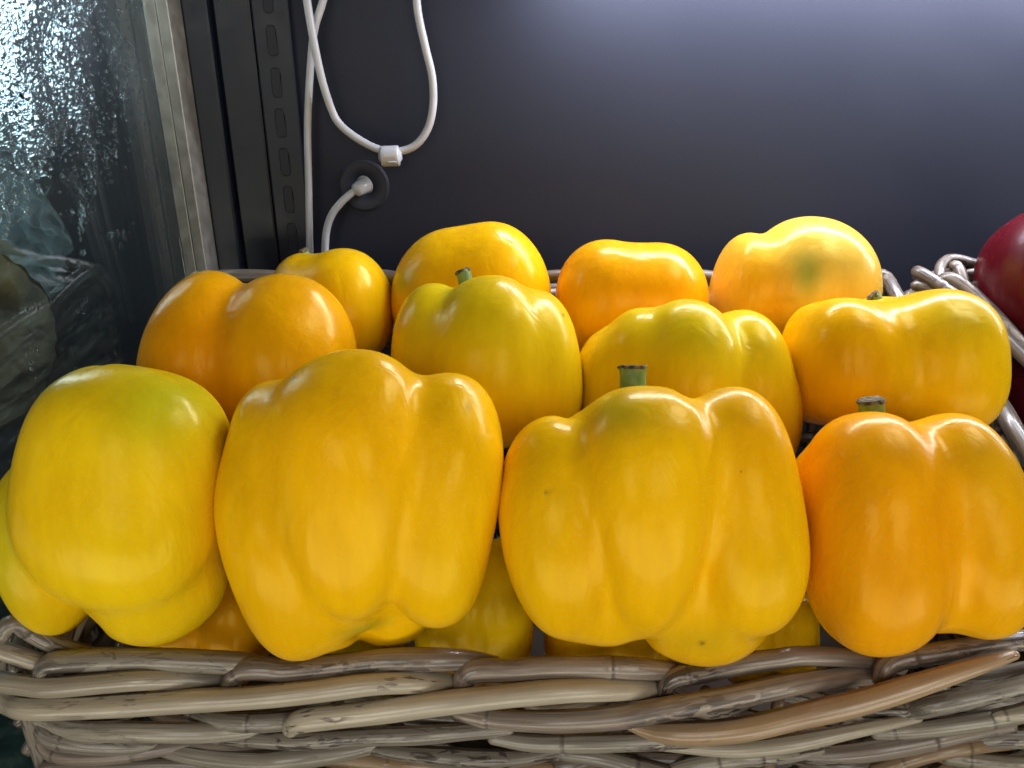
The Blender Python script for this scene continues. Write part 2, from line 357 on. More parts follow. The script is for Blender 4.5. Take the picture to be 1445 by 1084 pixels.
M_PAPER = simple('brown_paper', (0.105, 0.085, 0.055), .75, 0, 40, .25, .002)

# ------------------------------------------------------------------ setting: back panel, shelf
PY = 0.54                                         # front face of the back panel
ZC = CAM[2]
tag(link('back_panel', box_mesh('back_panel', (-1.4, PY, ZC - .75), (1.4, PY + .02, ZC + .45)), M_PANEL), kind='structure')
SH = ZC - 0.345
tag(link('shelf', box_mesh('shelf', (-1.4, -.02, SH - .03), (1.4, PY - .002, SH)), M_MARBLE), kind='structure')

# slotted black upright in the corner
def slot_ring(name, cx, cz, hw, hh, y, r):
    P = []
    for k in range(24):
        a = k / 24 * 2 * math.pi
        sx = math.copysign(abs(math.cos(a)) ** .5, math.cos(a)); sz = math.copysign(abs(math.sin(a)) ** .35, math.sin(a))
        P.append((cx + hw * sx, y, cz + hh * sz))
    P.append(P[0]); P.append(P[1])
    return P
post = empty('shelf_upright', (-.178, PY - .006, SH))
tag(post, 'black slotted metal upright standing in the corner beside the aluminium strip', 'upright')
def child_box(name, lo, hi, mat, parent, bevel=0.0):
    L = np.array(parent.location)
    return link(name, box_mesh(name, np.array(lo) - L, np.array(hi) - L, bevel), mat, parent)
child_box('flange', (-.2135, PY - .010, SH + .001), (-.1955, PY - .001, ZC + .45), M_POST, post, .002)
child_box('web', (-.1950, PY - .004, SH + .001), (-.1700, PY - .001, ZC + .45), M_POST, post, .0015)
child_box('slotted_face', (-.1690, PY - .0065, SH + .001), (-.1445, PY - .001, ZC + .45), M_POST, post, .0012)
for k in range(9):
    z = ZC + .062 - .0255 * k
    pr = slot_ring('slot', -.1575, z, .0032, .0090, PY - .0066, 0)
    me = tube_mesh('slot', [p for p in pr], .0004, seg=6, step=.0012, cap=False, origin=post.location)
    s = link('slot', me, M_POST, post)
    V = np.array(pr[:24]) - np.array(post.location) + [0, .0000, 0]
    V[:, 1] -= .0001
    link('slot_opening', mesh_np('slot_opening', V, [np.array([list(range(24))])], smooth=False), M_SLOT, s)

# wet glass side pane with its aluminium edge
GX = -0.2335
PSI = math.radians(16); HY = PY - .012
pane = empty('glass_pane', (GX, HY, SH)); pane.rotation_euler = (0, 0, -PSI); tag(pane, 'wet glass side pane covered in condensation on the left', 'glass pane')
pane_sheet = child_box('glass_sheet', (GX - .004, .05, SH + .001), (GX, HY, ZC + .42), M_GLASS, pane, .0004)
# move the film's origin to camera height so that its procedural height falloff reads in metres
pane_sheet.data.transform(Matrix.Translation((0, 0, SH - ZC))); pane_sheet.location.z += ZC - SH
st = child_box('edge_strip', (GX + .0002, PY - .016, SH + .001), (GX + .0095, PY - .0012, ZC + .42), M_ALU, pane, .0006)
st2 = child_box('edge_strip', (GX + .0108, PY - .017, SH + .001), (GX + .0192, PY - .0012, ZC + .42), M_ALU, pane, .0006)
child_box('edge_groove', (GX + .0090, PY - .0135, SH + .001), (GX + .0112, PY - .0014, ZC + .42), M_GROOVE, pane)

def drops():
    Vs, Fs = [], []; off = 0
    a = np.linspace(0, 2 * np.pi, 9)[:-1]
    def add(y, z, ry, rz, h, tail):
        nonlocal off
        lo = []
        for ring, (rr, hh) in enumerate(((1, 0), (.86, .55), (.5, .9))):
            yy = y + ry * rr * np.cos(a); zz = z + rz * rr * np.sin(a) * np.where(np.sin(a) > 0, tail, 1)
            lo.append(np.stack([np.full(8, GX + .00012 + h * hh), yy, zz], 1))
        V = np.vstack(lo + [[[GX + .00012 + h, y, z]]])
        q = []
        for r in range(2):
            for k in range(8):
                q.append((r * 8 + k, r * 8 + (k + 1) % 8, r * 8 + 8 + (k + 1) % 8, r * 8 + 8 + k))
        tr = [(16 + k, 16 + (k + 1) % 8, 24) for k in range(8)]
        Vs.append(V); Fs.extend([tuple(i + off for i in f) for f in q + tr]); off += 25
    def px(pxx, pyy):
        d = ray(pxx, pyy); n = np.array([math.cos(PSI), -math.sin(PSI), 0]); H = np.array([GX, HY, ZC])
        p = CAM + d * ((H - CAM) @ n / (d @ n)); return HY + (p - H) @ np.array([math.sin(PSI), math.cos(PSI), 0]), p[2]
    # dense beads in the upper left, running drops and isolated beads lower down
    n = 0
    while n < 5200:
        X = rng.uniform(-40, 250); Y = rng.uniform(-30, 330)
        dens = np.exp(-(max(0, X - 30) / 85) ** 2) * np.exp(-(max(0, Y - 130) / 75) ** 2) + .05 * np.exp(-(Y / 300) ** 2)
        dens *= .35 + .65 * (math.sin(X * .07 + math.sin(Y * .021) * 2) > -.2)
        if rng.random() > dens: continue
        y, z = px(X, Y); r = abs(rng.normal(.00045, .00035)) + .00022
        add(y, z, r * rng.uniform(1.0, 2.0), r * rng.uniform(.9, 1.3), r * .6, rng.uniform(1, 1.5)); n += 1
    for k in range(26):                                    # run trails
        X = rng.uniform(0, 235); Y0 = rng.uniform(90, 330); Ln = rng.uniform(25, 90)
        for j in range(int(Ln / 4)):
            y, z = px(X + rng.normal(0, 2.5), Y0 + j * 4 + rng.normal(0, 2)); r = abs(rng.normal(.00045, .0003)) + .0002
            add(y, z, r * 1.4, r * rng.uniform(1.0, 1.9), r * .6, 1.4)
    for (X, Y) in ((120, 432), (48, 440), (45, 500), (48, 524), (116, 360), (118, 300), (165, 337), (172, 328)):
        for j in range(7):
            y, z = px(X + rng.normal(0, 5), Y + rng.normal(0, 9)); r = abs(rng.normal(.0006, .0003)) + .0003
            add(y, z, r, r * 1.5, r * .6, 1.5)
    V = np.vstack(Vs) - np.array(pane.location)
    o = link('condensation', mesh_np('condensation', V, [Fs]), M_WATER, pane); o['kind'] = 'stuff'
drops()

# what stands in the next bay, seen through the wet glass
def crumpled(name, c, sx, sz, amp, seed, mat, edge=.5):
    r = np.random.default_rng(seed); n = 84
    u, v = np.meshgrid(np.linspace(-1, 1, n), np.linspace(-1, 1, n), indexing='ij')
    # closed pillow: front and back sheets joined at the edge
    h = np.clip((1 - u ** 4) * (1 - v ** 4), 0, 1) ** .5
    def fold(ph):
        s = np.zeros_like(u)
        for k in range(12):
            d = r.normal(size=2); d /= np.linalg.norm(d); s += np.abs(((u * d[0] + v * d[1]) * r.uniform(1.2, 4.2) + r.random()) % 1 - .5) * r.uniform(.4, 1)
        return s / 4.5 - .5
    out = []
    for sg in (1, -1):
        d = sg * h * (.5 + .5 * h) * .030 + amp * fold(sg) * h
        X = u * np.sqrt(1 - v * v / 2) * sx * (1 + edge * fold(3)); Z = v * np.sqrt(1 - u * u / 2) * sz * (1 + edge * fold(4))
        out.append(np.stack([X, -d, Z], -1).reshape(-1, 3))
    V = np.vstack(out); i = (np.arange(n - 1)[:, None] * n + np.arange(n - 1)[None]).ravel()
    q = np.stack([i, i + n, i + n + 1, i + 1], 1); q2 = q[:, ::-1] + n * n
    me = mesh_np(name, V, [q, q2], smooth=False)
    o = link(name, me, mat, None, c); return o
b1 = crumpled('plastic_bag', at_depth(-50, 335, .49), .060, .056, .11, 3, M_BAG); b1.rotation_euler = (.2, .5, .5)
tag(b1, 'crumpled clear plastic bag behind the wet glass, above the brown paper bag', 'plastic bag')
b2 = crumpled('plastic_bag', at_depth(-75, 235, .49), .064, .050, .11, 11, M_BAG); b2.rotation_euler = (-.2, -.3, .6)
tag(b2, 'upper crumpled clear plastic bag behind the wet glass, at the left edge', 'plastic bag')
b3 = crumpled('paper_bag', at_depth(-66, 490, .47), .056, .068, .060, 5, M_PAPER, .22); b3.rotation_euler = (0, .45, .5)
tag(b3, 'dull brown paper bag behind the wet glass at the left edge', 'paper bag')

# ------------------------------------------------------------------ cables on the back panel
def cable(name, pts, y, r, label, cat='cable', dy=None):
    P = [at_y(a, b, y - (dy[k] if dy else 0)) for k, (a, b) in enumerate(pts)]
    base = min(P, key=lambda q: q[2])
    o = link(name, tube_mesh(name, P, r, seg=12, step=.002, origin=base), M_CABLE, None, base)
    return tag(o, label, cat)
c1 = cable('power_cable', [(470, -60), (456, 0), (443, 45), (437, 110), (434, 180), (435, 240), (436, 290), (437, 350), (438, 420), (440, 480)], PY - .012, .0025,
           'straight white cable hanging down the black upright behind the leftmost back pepper')
c2 = cable('power_cable', [(425, -60), (433, 0), (443, 60), (455, 115), (468, 155), (480, 176), (505, 196), (535, 211), (560, 214), (585, 206), (603, 183), (611, 150), (610, 110), (601, 70), (592, 30), (588, 0), (586, -60)], PY - .014, .0026,
           'white cable hung in a U-shaped loop with a clip at its lowest point', dy=[0, .004, .005, .004] + [0] * 13)
def cyl_between(name, A, B, r, mat, parent=None, seg=24, origin=None, inner=None):
    A = np.array(A); B = np.array(B)
    P = [A, A * .97 + B * .03, (A + B) / 2, A * .03 + B * .97, B]
    return link(name, tube_mesh(name, P, [r * .94, r, r, r, r * .94], seg=seg, step=.0015, cap=True, origin=origin), mat, parent, None)
pa, pb_ = at_y(538, 221, PY - .0155), at_y(564, 220, PY - .0155)
clip = link('cable_clip', tube_mesh('cable_clip', [pa, pa * .9 + pb_ * .1, (pa + pb_) / 2, pa * .1 + pb_ * .9, pb_], [.0062, .0068, .0068, .0068, .0062], seg=24, step=.002, origin=(pa + pb_) / 2), M_CLIP, None, (pa + pb_) / 2)
tag(clip, 'small white plastic cable clip at the bottom of the cable loop', 'cable clip')
clip_rib = link('rib', tube_mesh('rib', [pa * .62 + pb_ * .38 + [0, -.0069, -.0035], pa * .35 + pb_ * .65 + [0, -.0069, -.0035], pa * .1 + pb_ * .9 + [0, -.0069, -.0035]], .0006, seg=6, origin=(pa + pb_) / 2), M_CLIP, clip)
# short lead from the grommet
gc = at_y(514, 262, PY)
P = [at_y(a, b, PY - d) for a, b, d in ((512, 263, .004), (500, 270, .012), (485, 282, .015), (470, 300, .016), (462, 320, .016), (459, 345, .016), (458, 400, .015), (458, 470, .014))]
lead = link('power_lead', tube_mesh('power_lead', P, .0026, seg=12, step=.002, origin=P[-1]), M_CABLE, None, P[-1])
tag(lead, 'short white lead curving out of the round black grommet', 'cable')
pl = [at_y(516, 260, PY - .003), at_y(510, 264, PY - .009), at_y(501, 270, PY - .0135)]
link('plug_collar', tube_mesh('plug_collar', pl, [.0056, .0053, .0044], seg=20, step=.001, origin=P[-1]), M_CLIP, lead)
link('plug_ring', tube_mesh('plug_ring', [pl[0] + [0, -.0005, 0], pl[0] * .75 + pl[1] * .25], .0064, seg=20, step=.0006, origin=P[-1]), M_CLIP, lead)
gr = empty('cable_grommet', gc); tag(gr, 'flat round black grommet on the back panel around the short lead', 'grommet')
def disc(name, r, h, parent, mat, hole=0.0):
    prof = [(hole, 0), (hole, h), (r * .93, h), (r * .985, h * .8), (r, h * .35), (r, 0)]
    n = 56; V = []; 
    for (rr, hh) in prof:
        for k in range(n):
            a = k / n * 2 * math.pi; V.append((rr * math.cos(a), -hh, rr * math.sin(a)))
    q = [(i * n + k, i * n + (k + 1) % n, (i + 1) * n + (k + 1) % n, (i + 1) * n + k) for i in range(len(prof) - 1) for k in range(n)]
    return link(name, mesh_np(name, np.array(V), [q]), mat, parent)
disc('flange', .0178, .0008, gr, M_GROM, .004)
rim_pts = [(.0162 * math.cos(a), -.0008, .0162 * math.sin(a)) for a in np.linspace(0, 2 * math.pi, 40)]
link('rim', tube_mesh('rim', rim_pts, .0003, seg=6, step=.002, cap=False), M_GROM, gr)

# ------------------------------------------------------------------ peppers
def surface_net(f, lo, hi, h):
    n = np.ceil((hi - lo) / h).astype(int) + 1
    ax = [lo[i] + h * np.arange(n[i]) for i in range(3)]
    G = np.stack(np.meshgrid(*ax, indexing='ij'), -1).reshape(-1, 3)
    D = f(G).reshape(n); S = D < 0
    c = [S[i:n[0] - 1 + i, j:n[1] - 1 + j, k:n[2] - 1 + k] for i in (0, 1) for j in (0, 1) for k in (0, 1)]
    cnt = sum(x.astype(np.int8) for x in c); mix = (cnt > 0) & (cnt < 8)
    ids = -np.ones(mix.shape, int); cells = np.argwhere(mix); ids[mix] = np.arange(len(cells))
    acc = np.zeros((len(cells), 3)); num = np.zeros(len(cells))
    corners = np.array([(i, j, k) for i in (0, 1) for j in (0, 1) for k in (0, 1)])
    dv = np.stack([D[tuple((cells + cc).T)] for cc in corners], 1)
    for a in range(8):
        for b in range(a + 1, 8):
            if np.abs(corners[a] - corners[b]).sum() != 1: continue
            m = (dv[:, a] < 0) != (dv[:, b] < 0)
            t = dv[m, a] / (dv[m, a] - dv[m, b])
            acc[m] += corners[a] + t[:, None] * (corners[b] - corners[a]); num[m] += 1
    V = lo + h * (cells + acc / num[:, None])
    quads = []
    for axis in range(3):
        o1, o2 = [(1, 2), (2, 0), (0, 1)][axis]
        s0 = [slice(None)] * 3; s1 = [slice(None)] * 3; s0[axis] = slice(0, -1); s1[axis] = slice(1, None)
        A = S[tuple(s0)]; B = S[tuple(s1)]
        E = np.argwhere(A != B)
        E = E[(E[:, o1] > 0) & (E[:, o2] > 0) & (E[:, o1] < n[o1] - 1) & (E[:, o2] < n[o2] - 1)]
        def cell(d1, d2):
            q = E.copy(); q[:, o1] -= d1; q[:, o2] -= d2; return ids[tuple(q.T)]
        Q = np.stack([cell(1, 1), cell(0, 1), cell(0, 0), cell(1, 0)], 1)
        flip = ~A[tuple(E.T)]
        Q[flip] = Q[flip][:, ::-1]; quads.append(Q)
    return V, np.vstack(quads)

LOCAL = np.stack([RT, UP, -FWD])                      # rows: right, up, towards the viewer
def pepper(px, py, t, lobes, mat, label, group, k=16, stem=None, dents=(), tint=None, voxel=6.0, noise=1.0, seed=0, name='bell_pepper', lift=(), smin_extra=None):
    """lobes: (cx, cy, rx, ry, dz, rz, roll_deg, n) in photo pixels at the pepper's own distance t (metres)"""
    r = np.random.default_rng(seed + 100)
    s = t / F; c0 = at_depth(px, py, t)
    L = []
    for (cx, cy, rx, ry, dz, rz, roll, n, *tp) in lobes:
        tl = t - dz * s; sl = tl / F
        cen = (at_depth(cx, cy, tl) - c0) @ LOCAL.T
        X = (cx - CX) / F; Y = (CY - cy) / F
        rx2 = math.sqrt(max(rx * rx - (X * rz) ** 2, (rx * .75) ** 2)); ry2 = math.sqrt(max(ry * ry - (Y * rz) ** 2, (ry * .75) ** 2))
        a = math.radians(roll); ca, sa = math.cos(a), math.sin(a)
        L.append((cen, np.array([rx2, ry2, rz]) * sl, np.array([[ca, sa, 0], [-sa, ca, 0], [0, 0, 1]]), n, tp[0] if tp else 0.0))
    K = k * s
    W = r.normal(size=(7, 3)) * 52; PH = r.random(7) * 6.28; AM = r.uniform(.5, 1, 7) * .00055 * noise
    DN = []
    for (cx, cy, dz, rx, ry, rz, amt) in dents:
        tl = t - dz * s; DN.append(((at_depth(cx, cy, tl) - c0) @ LOCAL.T, np.array([rx, ry, rz]) * s, amt * s))
    def f(P):
        d = None
        for cen, rad, R, n, tau in L:
            q = ((P - cen) @ R.T) / rad
            if tau: q = q / np.stack([1 + tau * np.clip(q[:, 1], -1.2, 1.2), np.ones(len(q)), 1 + .6 * tau * np.clip(q[:, 1], -1.2, 1.2)], 1)
            q = np.abs(q)
            Fv = (q ** n).sum(1) ** (1 / n) + 1e-9
            q2 = q / Fv[:, None]
            gr_ = np.sqrt((((q2 ** (n - 1)) / rad) ** 2).sum(1)) + 1e-9
            di = (Fv - 1) / gr_
            if d is None: d = di
            else:
                h = np.maximum(K - np.abs(d - di), 0) / K; d = np.minimum(d, di) - h * h * K * .25
        for cen, rad, amt in DN:
            d = d + amt * np.exp(-((((P - cen) / rad) ** 2).sum(1)))
        for wv, ph, am in zip(W, PH, AM): d = d + am * np.sin(P @ wv + ph)
        return d
    lo = np.min([c - np.max(rd[:2]) * np.array([1, 1, 0]) - rd * np.array([0, 0, 1]) for c, rd, *_ in L], 0) - 4 * voxel * s
    hi = np.max([c + np.max(rd[:2]) * np.array([1, 1, 0]) + rd * np.array([0, 0, 1]) for c, rd, *_ in L], 0) + 4 * voxel * s
    V, Q = surface_net(f, lo, hi, voxel * s)
    e = .3 * voxel * s
    for _ in range(3):
        d = f(V); gd = np.stack([f(V + e * np.eye(3)[i]) - f(V - e * np.eye(3)[i]) for i in range(3)], 1) / (2 * e)
        V = V - gd * (np.clip(d, -voxel * s, voxel * s) / np.maximum((gd ** 2).sum(1), .2))[:, None]
    # colour marks that belong to the skin: r green, g orange, b dark speck
    T = np.zeros((len(V), 4)); T[:, 3] = 1
    nz = .5 + .5 * np.sin(V @ r.normal(size=3) * 45 + r.random() * 6)
    T[:, 1] = .22 * nz
    pxy = (V / s)                                     # pepper-local pixels (right, up)
    for (ch, cx, cy, rx, ry, amt) in (tint or []):
        dx = (pxy[:, 0] - (cx - px)) / rx; dy = (pxy[:, 1] + (cy - py)) / ry
        gmask = np.exp(-(dx * dx + dy * dy)) * (pxy[:, 2] > -40)
        T[:, ch] = np.clip(T[:, ch] + amt * gmask, 0, 1)
    Vw = V @ LOCAL
    low = Vw[:, 2].min(); org = c0 + np.array([0, 0, low]); Vw = Vw - np.array([0, 0, low])
    me = mesh_np(name, Vw, [Q])
    at = me.color_attributes.new('tint', 'FLOAT_COLOR', 'POINT'); at.data.foreach_set('color', T.astype(np.float32).ravel())
    o = link(name, me, mat, None, org); tag(o, label, 'pepper', group)
    if stem:
        pts, rad = stem                                # [(px,py,dz)...] bottom to top, radius px
        P = np.array([at_depth(a, b, t - dz * s) for a, b, dz in pts])
        n = len(P); rr = np.array([rad * (1.15 if i == 0 else 1.0 if i < n - 1 else 1.06) for i in range(n)]) * s
        sm = tube_mesh('stem', P, rr, seg=14, step=.0012, cap=False, origin=org)
        # ribbed section
        co = np.empty(len(sm.vertices) * 3); sm.vertices.foreach_get('co', co); co = co.reshape(-1, 3)
        wv = 1 + .05 * np.sin(np.arange(len(co)) % 15 / 14 * 2 * np.pi * 5)
        axis = (P.mean(0) - org); co = axis + (co - axis) * wv[:, None] if False else co
        so = link('stem', sm, M_STEM, o)
        tip = P[-1]; dirn = (P[-1] - P[-2]); dirn /= np.linalg.norm(dirn)
        a = np.linspace(0, 2 * np.pi, 19)[:-1]; ref = np.cross(dirn, [1, 0, 0]); ref /= np.linalg.norm(ref); ref2 = np.cross(dirn, ref)
        rings = []
        for rf, hh in ((1.03, -2.5), (1.10, 1.0), (1.00, 3.2), (.5, 2.2)):
            jit = 1 + r.normal(0, .05, 18); hj = hh + r.normal(0, .7, 18) * (hh > 0)
            rings.append(tip - org + (np.cos(a)[:, None] * ref + np.sin(a)[:, None] * ref2) * (rad * s * rf * jit)[:, None] + dirn * (hj * s)[:, None])
        Vc = np.vstack(rings + [(tip - org + dirn * 1.5 * s)[None]])
        qc = [(i * 18 + j, i * 18 + (j + 1) % 18, (i + 1) * 18 + (j + 1) % 18, (i + 1) * 18 + j) for i in range(3) for j in range(18)]
        tcs = [(54 + j, 54 + (j + 1) % 18, 72) for j in range(18)]
        link('stem_cut', mesh_np('stem_cut', Vc, [qc, tcs]), M_CUT, so)
    return o

T1, T2, T3 = .290, .362, .437
FR = 'yellow peppers in the front row'; MR = 'yellow peppers in the middle row'; BR = 'yellow peppers in the back row'; LR = 'yellow peppers under the front row'
pepper(175, 715, T1 + .004, [
    (180, 690, 153, 170, 0, 108, -2, 2.5, .04),
    (74, 764, 80, 134, -56, 88, 6, 2.1),
    (220, 808, 106, 104, -48, 88, -12, 2.1),
    (150, 600, 105, 78, -30, 80, 12, 2.1), (225, 610, 95, 84, -36, 80, -14, 2.1),
    (185, 690, 130, 150, -105, 80, 0, 2.2),
    (178, 662, 140, 130, -38, 106, 0, 2.6)], M_LEM,
    'greenish yellow pepper at the left end of the front row, stemless end down', FR, k=17, seed=1,
    dents=[(128, 884, -10, 20, 14, 60, 16), (155, 522, -20, 9, 20, 60, 6)],
    tint=[(0, 265, 565, 60, 60, .8), (0, 30, 760, 40, 110, .7), (0, 105, 530, 60, 25, .5), (2, 123, 866, 3.5, 3, 1), (1, 150, 690, 120, 60, .3)])
pepper(515, 712, T1, [
    (500, 682, 112, 190, 8, 108, 0, 2.25, .24),
    (624, 700, 84, 180, -20, 98, -5, 2.25, .08),
    (406, 738, 90, 196, -30, 98, 7, 2.2),
    (470, 848, 80, 66, -46, 78, 0, 2.1), (552, 845, 58, 64, -96, 60, 0, 2.1),
    (515, 775, 140, 88, -80, 95, 0, 2.2),
    (515, 690, 150, 170, -105, 82, 0, 2.3),
    (517, 655, 178, 130, -41, 115, 0, 2.55)], M_YEL,
    'largest yellow pepper of the front row, upside down with three lobes below', FR, k=19, seed=2,
    dents=[(512, 896, -30, 26, 16, 70, 14)],
    tint=[(0, 515, 885, 30, 10, .55), (1, 520, 600, 150, 90, .25), (2, 434, 536, 2.6, 2.6, 1), (2, 663, 572, 4, 9, .45), (2, 635, 518, 4, 3, .8)])
pepper(925, 735, T1 + .002, [
    (910, 718, 100, 176, 6, 110, 0, 2.25, .28),
    (792, 742, 84, 156, -14, 96, 4, 2.25, .04),
    (1040, 722, 94, 174, -6, 100, 6, 2.3),
    (988, 850, 108, 90, -54, 78, 0, 2.0), (858, 846, 90, 62, -50, 80, 0, 2.1),
    (930, 795, 182, 100, -56, 100, 0, 2.3),
    (925, 730, 165, 160, -105, 82, 0, 2.4),
    (928, 680, 184, 110, -46, 116, 0, 2.5)], M_YEL,
    'wide yellow pepper in the front row with an upright green stem', FR, k=20, seed=3,
    stem=([(895, 600, -62), (893, 560, -62), (893, 527, -62), (893, 519, -62)], 20),
    dents=[(804, 584, -30, 16, 26, 60, 8), (955, 548, -20, 12, 22, 60, 8), (905, 905, -20, 26, 14, 60, 8)],
    tint=[(0, 860, 575, 50, 30, .45), (0, 985, 900, 60, 25, .25), (1, 1060, 620, 70, 120, .5), (2, 985, 901, 3.5, 3.5, 1), (2, 768, 685, 2.5, 2.5, .9)])
pepper(1285, 745, T1 + .003, [
    (1228, 750, 106, 168, 0, 102, 3, 2.4),
    (1360, 741, 89, 157, -4, 98, 9, 2.4),
    (1152, 715, 42, 82, -52, 70, 0, 2.1),
    (1296, 808, 116, 84, -42, 96, 0, 2.2),
    (1290, 740, 130, 145, -105, 82, 0, 2.3),
    (1288, 715, 138, 118, -36, 112, 0, 2.6)], M_ORA,
    'orange-yellow pepper at the right end of the front row with a short stem', FR, k=16, seed=4,
    stem=([(1236, 640, -70), (1232, 605, -70), (1230, 576, -70), (1229, 566, -68)], 18),
    tint=[(1, 1190, 700, 80, 200, .6), (0, 1430, 700, 40, 150, .28), (0, 1350, 640, 60, 50, .12), (1, 1280, 720, 40, 120, .4)])
# middle row
pepper(350, 500, T2, [
    (288, 514, 84, 132, 0, 92, -10, 2.1),
    (402, 508, 100, 119, 0, 98, 4, 2.15),
    (345, 505, 108, 105, -75, 70, 0, 2.2),
    (346, 532, 124, 100, -24, 96, 0, 2.4)], M_ORA,
    'orange two-lobed pepper at the left end of the middle row', MR, k=17, seed=5,
    tint=[(1, 325, 520, 40, 110, .5), (1, 260, 470, 80, 80, .25)])
pepper(683, 510, T2 + .002, [
    (612, 502, 60, 104, -25, 80, -3, 2.2),
    (690, 512, 86, 124, 4, 96, 0, 2.25),
    (757, 520, 60, 110, -20, 84, 4, 2.25),
    (685, 510, 105, 105, -80, 68, 0, 2.2),
    (685, 510, 112, 92, -20, 90, 0, 2.5)], M_LEM,
    'lemon yellow pepper in the middle row with a small dark green stem', MR, k=16, seed=6,
    stem=([(662, 430, -66), (658, 405, -66), (655, 389, -66), (653, 384, -66)], 11),
    tint=[(0, 690, 470, 110, 80, .25), (0, 640, 405, 30, 20, .4), (2, 750, 446, 2.5, 2.5, .9), (2, 792, 447, 2, 2, .9)])
pepper(968, 535, T2 + .004, [
    (862, 545, 50, 80, -38, 70, 0, 2.1),
    (905, 530, 62, 96, -20, 84, -2, 2.2),
    (968, 538, 80, 118, 6, 96, 0, 2.2),
    (1050, 548, 70, 112, -18, 86, 9, 2.25),
    (1064, 590, 62, 84, -24, 76, 0, 2.2), (900, 590, 80, 70, -24, 76, 0, 2.2), (968, 535, 115, 95, -80, 68, 0, 2.2),
    (975, 548, 126, 78, -24, 90, 0, 2.5)], M_LEM,
    'olive-yellow lumpy pepper in the middle row behind the pepper with the upright stem', MR, k=16, seed=7,
    tint=[(0, 970, 480, 90, 60, .35), (1, 1090, 560, 40, 80, .3)])
pepper(1252, 515, T2 + .003, [
    (1142, 515, 46, 80, -30, 74, 0, 2.1),
    (1185, 512, 82, 91, 0, 94, -2, 2.35),
    (1318, 515, 92, 104, 0, 96, 3, 2.4),
    (1255, 510, 125, 88, -80, 68, 0, 2.3),
    (1255, 517, 142, 92, -20, 95, 0, 2.8)], M_YEL,
    'broad yellow pepper at the right end of the middle row beside the basket wall', MR, k=16, seed=8,
    stem=([(1250, 460, -58), (1243, 440, -52), (1237, 424, -48), (1232, 418, -48)], 9),
    tint=[(0, 1310, 440, 60, 45, .45), (1, 1180, 520, 70, 90, .25), (2, 1236, 421, 14, 5, .0)])
# back row
pepper(470, 430, T3, [
    (432, 425, 50, 68, -14, 66, 0, 2.1),
    (488, 436, 67, 86, 0, 76, 4, 2.15),
    (465, 430, 70, 68, -60, 56, 0, 2.1),
    (472, 436, 74, 62, -10, 74, 0, 2.4)], M_YEL,
    'small yellow pepper at the left end of the back row, below the hanging cables', BR, k=20, seed=9,
    stem=([(438, 385, -30), (433, 366, -28), (430, 360, -26), (428, 357, -26)], 8), tint=[(1, 480, 420, 50, 60, .2)])
pepper(667, 405, T3 + .003, [
    (626, 415, 67, 92, -6, 80, -12, 2.1),
    (691, 409, 82, 96, 0, 84, 3, 2.05),
    (667, 405, 90, 78, -66, 58, 0, 2.1),
    (667, 415, 98, 78, -10, 84, 0, 2.4)], M_YEL,
    'yellow pepper in the back row with a greenish spot low on its left', BR, k=26, seed=10,
    tint=[(0, 574, 402, 22, 20, .75), (1, 680, 380, 80, 50, .35)])
pepper(888, 425, T3 + .002, [
    (848, 422, 66, 85, 0, 80, -5, 2.15),
    (927, 428, 70, 82, 0, 80, 5, 2.15),
    (888, 425, 85, 72, -66, 58, 0, 2.1),
    (888, 432, 92, 74, -10, 82, 0, 2.4)], M_ORA,
    'orange-yellow pepper in the middle of the back row', BR, k=26, seed=11, tint=[(1, 900, 420, 80, 60, .35)])
pepper(1118, 400, T3 + .002, [
    (1048, 418, 50, 86, -10, 76, -4, 2.15),
    (1143, 402, 94, 95, 0, 86, 0, 2.1),
    (1118, 405, 95, 80, -68, 58, 0, 2.1),
    (1125, 412, 100, 76, -10, 84, 0, 2.4)], M_PALE,
    'pale yellow pepper at the right end of the back row with a green patch', BR, k=13, seed=12,
    tint=[(0, 1106, 398, 17, 26, .95), (1, 1045, 410, 36, 70, .8), (1, 1078, 440, 20, 40, .4), (2, 1086, 432, 6, 4, .25)])
# layer under the front row, seen in the gaps
LAB = ['dark yellow pepper half hidden below, between the two left peppers of the front row',
       'olive-yellow pepper half hidden below the gap in the middle of the front row',
       'pepper mostly hidden behind the front rim under the wide stemmed pepper',
       'pepper mostly hidden behind the front rim left of the orange front pepper',
       'small part of a yellow pepper hidden under the three-lobed front pepper']
for i, (cx, cy, t, rx, ry, m) in enumerate([(300, 872, .350, 84, 92, M_ORA), (668, 862, .350, 82, 108, M_LEM), (862, 900, .352, 88, 92, M_YEL), (1082, 902, .352, 72, 78, M_YEL), (512, 930, .372, 66, 80, M_LEM)]):
    pepper(cx, cy, t, [(cx - rx * .42, cy, rx * .62, ry * .97, 0, rx * .8, 0, 2.2), (cx + rx * .42, cy + 3, rx * .62, ry, 0, rx * .8, 0, 2.2), (cx, cy, rx * .7, ry * .9, -30, rx * .7, 0, 2.1)],
           m, LAB[i], LR, k=14, seed=20 + i, voxel=8)
